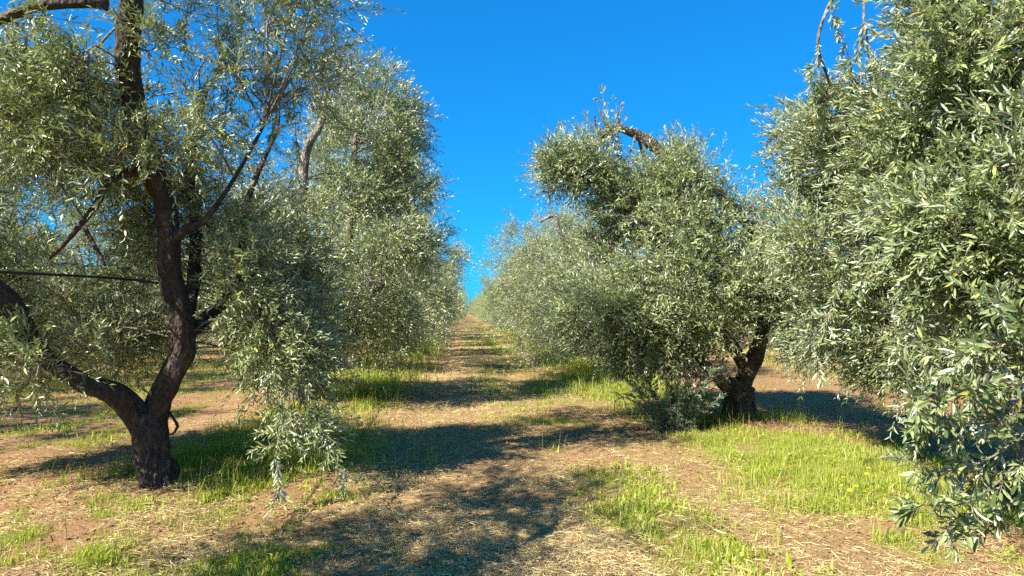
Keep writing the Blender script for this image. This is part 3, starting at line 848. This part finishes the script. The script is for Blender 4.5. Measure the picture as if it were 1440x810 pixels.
# --- bent-limb tree
b = on_ground(1045, 590)
BR = b[1]
t = Tree(b, 404, M_BARK_BROWN, M_LEAF)
t.base[2] -= 0.05
b0 = t.base.copy()
t.wood([b0, at(1040, 566, BR), at(1040, 548, BR), at(1044, 538, BR)], [0.27, 0.21, 0.19, 0.16], True, 0.4, 18, 0.05)
t.wood([at(1041, 556, BR), at(1050, 526, BR), at(1064, 496, BR), at(1075, 450, BR + .1), at(1082, 400, BR + .2), at(1060, 330, BR + .3), at(1010, 270, BR + .2), at(950, 235, BR)],
       [0.13, 0.125, 0.11, 0.10, 0.09, 0.075, 0.07, 0.08], gnarl=0.34)
t.wood([at(950, 240, BR), at(928, 214, BR), at(912, 200, BR), at(896, 190, BR - .05), at(872, 181, BR - .1), at(852, 184, BR - .1), at(836, 205, BR - .15), at(815, 228, BR - .2)],
       [0.075, 0.075, 0.095, 0.075, 0.042, 0.034, 0.026, 0.015], gnarl=0.4, sides=14, seg=0.05)
for q0, q1, q2 in (((874, 181), (868, 165), (876, 148)), ((846, 190), (838, 178), (836, 160)), ((893, 190), (890, 206), (880, 224)), ((860, 184), (856, 204), (846, 222))):
    t.wood([at(*q0, BR - .1), at(*q1, BR - .1), at(*q2, BR - .15)], [0.022, 0.015, 0.006], gnarl=0.2, sides=6)
t.wood([at(900, 200, BR), at(906, 222, BR), at(918, 240, BR)], [0.03, 0.024, 0.014], gnarl=0.3, sides=7)
t.wood([at(858, 183, BR - .1), at(848, 170, BR - .1), at(842, 150, BR)], [0.025, 0.018, 0.008], gnarl=0.2, sides=6)
t.wood([at(1040, 558, BR), at(1022, 545, BR - .1), at(1006, 528, BR - .2), at(960, 480, BR - .3), at(900, 440, BR - .4)], [0.1, 0.085, 0.07, 0.055, 0.03], gnarl=0.4)
t.wood([at(1052, 520, BR), at(1000, 440, BR + .2), at(950, 350, BR + .2), at(930, 290, BR + .1)], [0.10, 0.08, 0.06, 0.03], gnarl=0.3)
t.wood([at(1000, 440, BR + .2), at(930, 400, BR), at(860, 350, BR)], [0.06, 0.045, 0.02], gnarl=0.3, sides=8)
t.blob(at(930, 385, BR - .1), (1.35, 1.5, 1.2), 95, (0.26, 0.46), 42)
t.blob(at(945, 285, BR + .1), (0.78, 0.9, 0.66), 36, (0.22, 0.38), 40)
t.blob(at(806, 236, BR - .2), (0.52, 0.45, 0.32), 19, (0.14, 0.28), 38)
t.blob(at(868, 262, BR - .1), (0.3, 0.4, 0.25), 8, (0.15, 0.3), 38)
t.blob(at(850, 192, BR - .1), (0.2, 0.25, 0.15), 4, (0.1, 0.2), 22)
t.blob(at(850, 440, BR - .4), (0.6, 0.9, 0.52), 22, (0.2, 0.4), 42, droopy=.2)
t.blob(at(920, 478, BR - .5), (0.8, 0.6, 0.34), 17, (0.22, 0.38), 46, droopy=.6)
t.blob(at(1015, 430, BR + .5), (0.6, 0.9, 0.85), 28, (0.26, 0.46), 42)
t.blob(at(975, 275, BR), (0.28, 0.45, 0.45), 8, (0.2, 0.36), 38)
t.blob(at(1050, 315, BR), (0.22, 0.3, 0.28), 5, (0.16, 0.28), 36)
t.blob(at(1085, 410, BR - .4), (0.4, 0.5, 0.4), 11, (0.2, 0.36), 40)
t.blob(at(1150, 420, BR - .9), (0.4, 0.4, 0.3), 9, (0.18, 0.32), 40, droopy=.4)
t.blob(at(968, 225, BR + .2), (0.2, 0.35, 0.25), 5, (0.12, 0.24), 24)
for k, (px, py) in enumerate(((850, 140), (868, 150), (950, 185), (975, 195), (1000, 262), (826, 175), (790, 190), (770, 225))):
    t.shoot([at(px + 4, py + 60, BR), at(px, py + 25, BR), at(px - 2, py - 8, BR)], (0.08, 0.16), 0.09, 0.005)
t.build("olive_tree", "olive tree with a thick bare limb bent over at its top, trunk leaning", ROW_R, 7, 0.088, 0.25, False, True,
        lambda P, E: ~((np.minimum(P[:, 2], E[:, 2]) < 1.12) & (E[:, 0] > b0[0] - .5) & (E[:, 1] < BR + 1.0)))

# suckers sprouting at its foot: a bush of its own
sb = on_ground(950, 605)
t = Tree(sb, 505, M_BARK, M_SHOOT)
rg = t.rng
for k in range(38):
    a_, r_ = rg.random() * 2 * PI, rg.random() ** .5
    p0 = sb + np.array([math.cos(a_) * .25 * r_, math.sin(a_) * .2 * r_, 0.0])
    h_ = rg.uniform(.55, 1.1)
    p1 = p0 + np.array([math.cos(a_) * .28 * r_ - .02, math.sin(a_) * .2 * r_, h_ * .55])
    p2 = p0 + np.array([math.cos(a_) * .62 * r_, math.sin(a_) * .4 * r_, h_ * (1 - .2 * r_)])
    t.shoot([p0, p1, p2], (0.06, 0.15), 0.035, 0.006)
t.build("sucker_shrub", "low grey-green bush of olive suckers at the foot of the bent-limb tree", None, 7, 0.055, 0.24, True, True, cat="shrub")


# beside the viewer: its shade falls across the foreground
base = np.array([-3.3, 0.1, gz(-3.3, 0.1)])
t = Tree(base, 909, M_BARK, M_LEAF)
t.wood([base, base + [.03, 0, .5], base + [.0, .1, .95]], [0.26, 0.2, 0.19], True, 0.4, 14, 0.08)
t.wood([base + [0, .1, .8], base + [-.2, .8, 1.8], base + [.0, 1.6, 2.8], base + [.4, 2.2, 3.9]], [0.14, 0.11, 0.08, 0.04], sides=10)
t.wood([base + [0, .1, .8], base + [.5, -.2, 2.0], base + [.9, .3, 3.2], base + [1.2, .6, 4.4]], [0.14, 0.11, 0.08, 0.04], sides=10)
t.blob((-3.6, 0.4, 2.8), (1.5, 1.6, 1.4), 34, (.22, .4), 26)
t.blob((-3.15, 2.75, 2.85), (0.95, 0.95, 1.0), 32, (.15, .32), 27)
t.blob((-3.3, 1.6, 4.1), (0.9, 1.3, .6), 12, (.18, .34), 26)
t.blob((-3.5, 3.35, 4.2), (1.0, .75, .55), 17, (.14, .3), 23)
t.build("olive_tree", "olive tree beside the viewer whose shade crosses the near track", ROW_L, 7, 0.09, 0.25, False, True,
        lambda P, E: ((E[:, 0] < -0.70 * E[:, 1] - .25) | (E[:, 2] > 1.75 + .50 * E[:, 1])) & (E[:, 0] < -.3))


# ------------------------------------------------------------------ generic row trees
def generic(seed, H, R, nclump, tw, nn, size, wid, leaf, name="olive_tree", far=False, lean=0.0):
    t = Tree((0, 0, 0), seed, M_BARK, leaf)
    rg = t.rng
    sd = 8 if far else 14
    sg = 0.2 if far else 0.08
    f = np.array([rg.normal(0, .08), rg.normal(0, .08), .95])
    t.wood([(0, 0, -0.1), f * .5 + rg.normal(0, .03, 3), f], [0.27, 0.2, 0.18], True, 0.4, sd, sg)
    for k in range(3 if far else 5):
        a_ = k * 2 * PI / (3 if far else 5) + rg.normal(0, .3)
        out = np.array([math.cos(a_), math.sin(a_), 0])
        r1, r2 = rg.uniform(.4, .6) * R * .6, rg.uniform(.5, .8) * R
        t.wood([f - [0, 0, .15], f + out * r1 * .6 + [0, 0, .5], f + out * r1 + [0, 0, H * .28], f + out * r2 * .8 + [0, 0, H * rg.uniform(.5, .68)]],
               [0.13, 0.10, 0.075, 0.03], False, 0.3, max(6, sd - 4), sg)
    z = np.array([0.10, .25, .45, .65, .82, .93, 1.0]); pr = np.array([.55, .86, 1.0, .97, .82, .56, .25])
    zz = rg.beta(1.15, 1.25, nclump) * .9 + .1
    rr = np.interp(zz, z, pr) * R * np.sqrt(.18 + .82 * rg.random(nclump))
    a_ = rg.random(nclump) * 2 * PI
    lump = 1 + .22 * np.sin(a_ * 3 + seed) + .12 * np.sin(a_ * 5 + zz * 9 + seed * 2)
    c = np.stack([np.cos(a_) * rr * lump + lean * zz, np.sin(a_) * rr * lump, zz * H * (1 + .13 * np.sin(a_ * 2 + seed) + .06 * np.sin(a_ * 5 + 2 * seed))], 1)
    dr = np.where(zz < .35, .55, 0.0)
    t.clumps(c, rg.uniform(.22, .46, nclump) * (1.25 if far else 1.0), tw, droopy=dr, link_wood=not far)
    for k in range(0 if far else 34):                       # sprays poking out of the top
        j = c[rg.integers(nclump)] if k < 18 else c[np.argsort(-c[:, 2])[rg.integers(12)]]
        e = j + np.array([rg.normal(0, .25), rg.normal(0, .25), rg.uniform(.35, .8)])
        t.shoot([j, (j + e) / 2 + rg.normal(0, .05, 3), e], (0.1, 0.2), 0.1, 0.006)
    return t.build(name, "olive tree", "olive trees", nn, size, wid, False, not far)


mids = [generic(611 + k, H, R, 135, 40, 7, 0.092, 0.26, M_LEAF) for k, (H, R) in enumerate(((5.6, 2.55), (4.9, 2.65), (5.3, 2.45)))]
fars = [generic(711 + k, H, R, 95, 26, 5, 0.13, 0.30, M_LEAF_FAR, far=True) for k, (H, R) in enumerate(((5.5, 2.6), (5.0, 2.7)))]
used = set()
rg = np.random.default_rng(77)


def plant(src, x, y, rz, sc, label, group):
    i = id(src)
    o = src if i not in used else copy_tree(src)
    used.add(i)
    o.location = (x, y, gz(x, y)); o.rotation_euler = (0, 0, rz); o.scale = sc
    o['label'] = label; o['group'] = group
    return o


ORD = ["third", "fourth", "fifth", "sixth", "seventh", "eighth"]
FAR_L = "distant olive tree merging into the hedge-like end of the forked tree's row"
FAR_R = "distant olive tree merging into the hedge-like end of the bent-limb tree's row"
y = 18.7
for k in range(29):
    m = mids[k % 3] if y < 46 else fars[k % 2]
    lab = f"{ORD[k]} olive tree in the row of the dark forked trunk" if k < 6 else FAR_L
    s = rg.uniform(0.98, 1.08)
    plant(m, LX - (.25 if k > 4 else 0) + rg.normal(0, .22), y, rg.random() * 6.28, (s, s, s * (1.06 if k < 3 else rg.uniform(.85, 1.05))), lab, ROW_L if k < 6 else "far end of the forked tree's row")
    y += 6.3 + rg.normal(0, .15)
y = 17.4
for k in range(29):
    m = mids[(k + 1) % 3] if y < 46 else fars[(k + 1) % 2]
    lab = f"{ORD[k]} olive tree in the row of the bent-limb tree" if k < 6 else FAR_R
    if k == 0:
        lab = "low olive tree with a bare hooked branch standing out of its top"
    s = rg.uniform(.94, 1.06)
    dx = -.7 if k < 2 else (-.4 if k < 5 else 0.2)
    o = plant(m, RX + dx + rg.normal(0, .2), y, rg.random() * 6.28, (s, s, s * (.80 if k == 0 else rg.uniform(.80, .98))), lab, ROW_R if k < 6 else "far end of the bent-limb tree's row")
    if k == 0:
        bl = Bag()
        bo = np.array(o.location)
        hook = [at(806, 400, 17.2), at(795, 350, 17.2), at(786, 325, 17.1), at(779, 304, 17.1), at(768, 307, 17.1), at(759, 312, 17.0)]
        bl.add(*tube(hook, [0.07, .06, .055, .05, .04, .03], 9, .06, .3, 5))
        ho = link("limb", bl.mesh("limb", M_BARK, True, None), o)
        ho.matrix_parent_inverse = (o.matrix_basis).inverted()
        ho['label'] = "bare hooked grey branch"
    y += 6.5 + rg.normal(0, .15)
# neighbouring rows, glimpsed beneath and between the crowns
for X0, ys_, txt, grp in ((-10.1, np.arange(7.5, 45, 6.4), "beyond the forked tree's row", "olive trees in the lane beyond the forked tree"),
                          (11.7, np.arange(9.0, 45, 6.4), "beyond the bent-limb tree's row", "olive trees in the lane beyond the bent-limb tree"),
                          (-17.3, np.arange(14, 45, 6.4), "two lanes beyond the forked tree's row", "olive trees two lanes beyond the forked tree"),
                          (18.6, np.arange(18, 45, 6.4), "two lanes beyond the bent-limb tree's row", "olive trees two lanes beyond the bent-limb tree")):
    for k, yy in enumerate(ys_):
        m = mids[(k + 2) % 3] if abs(X0) < 13 else fars[k % 2]
        plant(m, X0 + rg.normal(0, .2), yy, rg.random() * 6.28, (1, 1, rg.uniform(.92, 1.06)),
              f"olive tree standing in shade {txt}", grp)
# trees closing the far end of the track
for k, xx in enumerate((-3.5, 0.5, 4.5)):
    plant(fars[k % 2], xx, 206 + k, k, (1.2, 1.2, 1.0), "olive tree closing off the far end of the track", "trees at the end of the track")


# ------------------------------------------------------------------ small things
def hose(label, pts, r=0.011):
    v, f = tube(pts, [r] * len(pts), 8, 0.25)
    b_ = Bag(); b_.add(v, f)
    o = link("irrigation_hose", b_.mesh("irrigation_hose", M_HOSE, True)); o['label'] = label; o['category'] = "hose"
    return o


hl = []
for k in range(14):
    yy = -0.8 + k * 2.4
    hl.append((LX - .13 + .02 * math.sin(k * 2.1), yy, 1.88 - (.05 if k % 3 else 0) + .015 * math.sin(k)))
hose("black irrigation hose strung through the forked tree above head height", hl)
hl = []
for k in range(14):
    yy = 1.5 + k * 2.4
    hl.append((RX + .02 + .02 * math.sin(k * 1.7), yy, 1.46 - (.05 if k % 3 else 0) + .015 * math.sin(k)))
hose("black irrigation hose strung past the leaning trunk of the bent-limb tree", hl)

fl = None
for px, py in ((1190, 686), (1196, 690), (1203, 688), (1218, 672), (1212, 703), (1230, 702), (1268, 733), (1250, 748), (1185, 680), (1233, 668), (1392, 741), (1222, 678)):
    p = on_ground(px, py + 16)
    if fl is None:
        fl = thing("yellow_flower", "small yellow wildflower in the grass under the largest leaves", "flower", p, "yellow wildflowers in the grass")
        v, f = tube([(0, 0, 0), (.01, .005, .08), (0, 0.01, .15)], [.0022, .002, .0018], 5, .03)
        b_ = Bag(); b_.add(v, f); link("stem", b_.mesh("stem", M_STEM, True), fl)
        npet = 12
        vv, ff = [], []
        for ring, (rad, ht, off) in enumerate(((.021, .004, 0), (.013, .010, .26))):
            for k in range(npet):
                a_ = k * 2 * PI / npet + off
                d_ = np.array([math.cos(a_), math.sin(a_), 0]); s_ = np.array([-d_[1], d_[0], 0])
                c_ = np.array([0, .01, .15])
                i0 = len(vv)
                vv += [c_, c_ + d_ * rad * .6 - s_ * .0045 + [0, 0, ht], c_ + d_ * rad + [0, 0, ht * .8], c_ + d_ * rad * .6 + s_ * .0045 + [0, 0, ht]]
                ff.append([i0, i0 + 1, i0 + 2, i0 + 3])
        link("bloom", mesh_np("bloom", np.array(vv), [np.array(ff)], M_PETAL), fl)
        o = fl
    else:
        o = copy_tree(fl)
        o.location = p
    o.rotation_euler = (rg.normal(0, .2) + .25, rg.normal(0, .2), rg.random() * 6)
    s = rg.uniform(.7, 1.05); o.scale = (s, s, s)

for (x0, y0, x1, y1, r, lab) in ((1036, 706, 1074, 711, .007, "short straight pale stick lying on bare red soil"),
                                 (735, 722, 772, 716, .009, "forked grey stick lying on the shaded straw"),
                                 (905, 796, 938, 808, .008, "broken stick at the sunny lower edge of the track"),
                                 (630, 769, 655, 763, .008, "small brown stick lying in the straw of the track")):
    a_, c_ = on_ground(x0, y0), on_ground(x1, y1)
    m_ = (a_ + c_) / 2 + np.array([.01, .015, .0])
    for q in (a_, m_, c_):
        q[2] = float(ground_h(q[0], q[1])) + r + .004
    o = thing("fallen_stick", lab, "stick", m_)
    b_ = Bag(); b_.add(*tube([a_, m_, c_], [r, r * .9, r * .5], 7, .03, .25, 4))
    if "forked" in lab:
        b_.add(*tube([m_, m_ + (c_ - m_) * .5 + [0.0, .04, .012]], [r * .6, r * .3], 6, .03))
    link("twig", b_.mesh("twig", M_STICK, True, m_), o)

# ------------------------------------------------------------------ light, sky
EL, AZ = math.radians(41.5), math.radians(233)      # azimuth clockwise from +Y
to_sun = Vector((math.sin(AZ) * math.cos(EL), math.cos(AZ) * math.cos(EL), math.sin(EL)))
sd = bpy.data.lights.new("sun", 'SUN'); sd.energy = 5.0; sd.angle = math.radians(0.5); sd.color = (1.0, 0.955, 0.87)
so = bpy.data.objects.new("sun", sd); C.objects.link(so)
so.rotation_euler = to_sun.to_track_quat('Z', 'Y').to_euler(); so.location = (-20, -20, 30)

w = bpy.data.worlds.new("World"); bpy.context.scene.world = w; w.use_nodes = True
nt = w.node_tree; nt.nodes.clear()
sky = nt.nodes.new('ShaderNodeTexSky'); sky.sky_type = 'NISHITA'; sky.sun_disc = False
sky.sun_elevation = EL; sky.sun_rotation = AZ
sky.air_density = 1.0; sky.dust_density = 0.3; sky.ozone_density = 4.0
hs = nt.nodes.new('ShaderNodeHueSaturation'); hs.inputs['Saturation'].default_value = 1.2; hs.inputs['Hue'].default_value = 0.497
tint = nt.nodes.new('ShaderNodeMix'); tint.data_type = 'RGBA'; tint.blend_type = 'MULTIPLY'; tint.inputs[0].default_value = 1.0
tint.inputs[7].default_value = (0.12, 1.40, 2.6, 1)
bg = nt.nodes.new('ShaderNodeBackground'); bg.inputs['Strength'].default_value = 0.053
out = nt.nodes.new('ShaderNodeOutputWorld')
nt.links.new(sky.outputs[0], hs.inputs['Color']); gam = nt.nodes.new('ShaderNodeGamma'); gam.inputs[1].default_value = 0.62
nt.links.new(hs.outputs[0], gam.inputs[0]); nt.links.new(gam.outputs[0], tint.inputs[6]); nt.links.new(tint.outputs[2], bg.inputs[0]); nt.links.new(bg.outputs[0], out.inputs[0])

sc = bpy.context.scene
sc.view_settings.view_transform = 'Standard'; sc.view_settings.look = 'None'
sc.view_settings.gamma = 1.0; sc.view_settings.use_curve_mapping = False
sc.view_settings.exposure = 1.48
sc.render.engine = 'CYCLES'
sc.cycles.max_bounces = 9; sc.cycles.diffuse_bounces = 6; sc.cycles.glossy_bounces = 2; sc.cycles.transmission_bounces = 3
sc.cycles.use_denoising = False
sc.cycles.caustics_reflective = False; sc.cycles.caustics_refractive = False
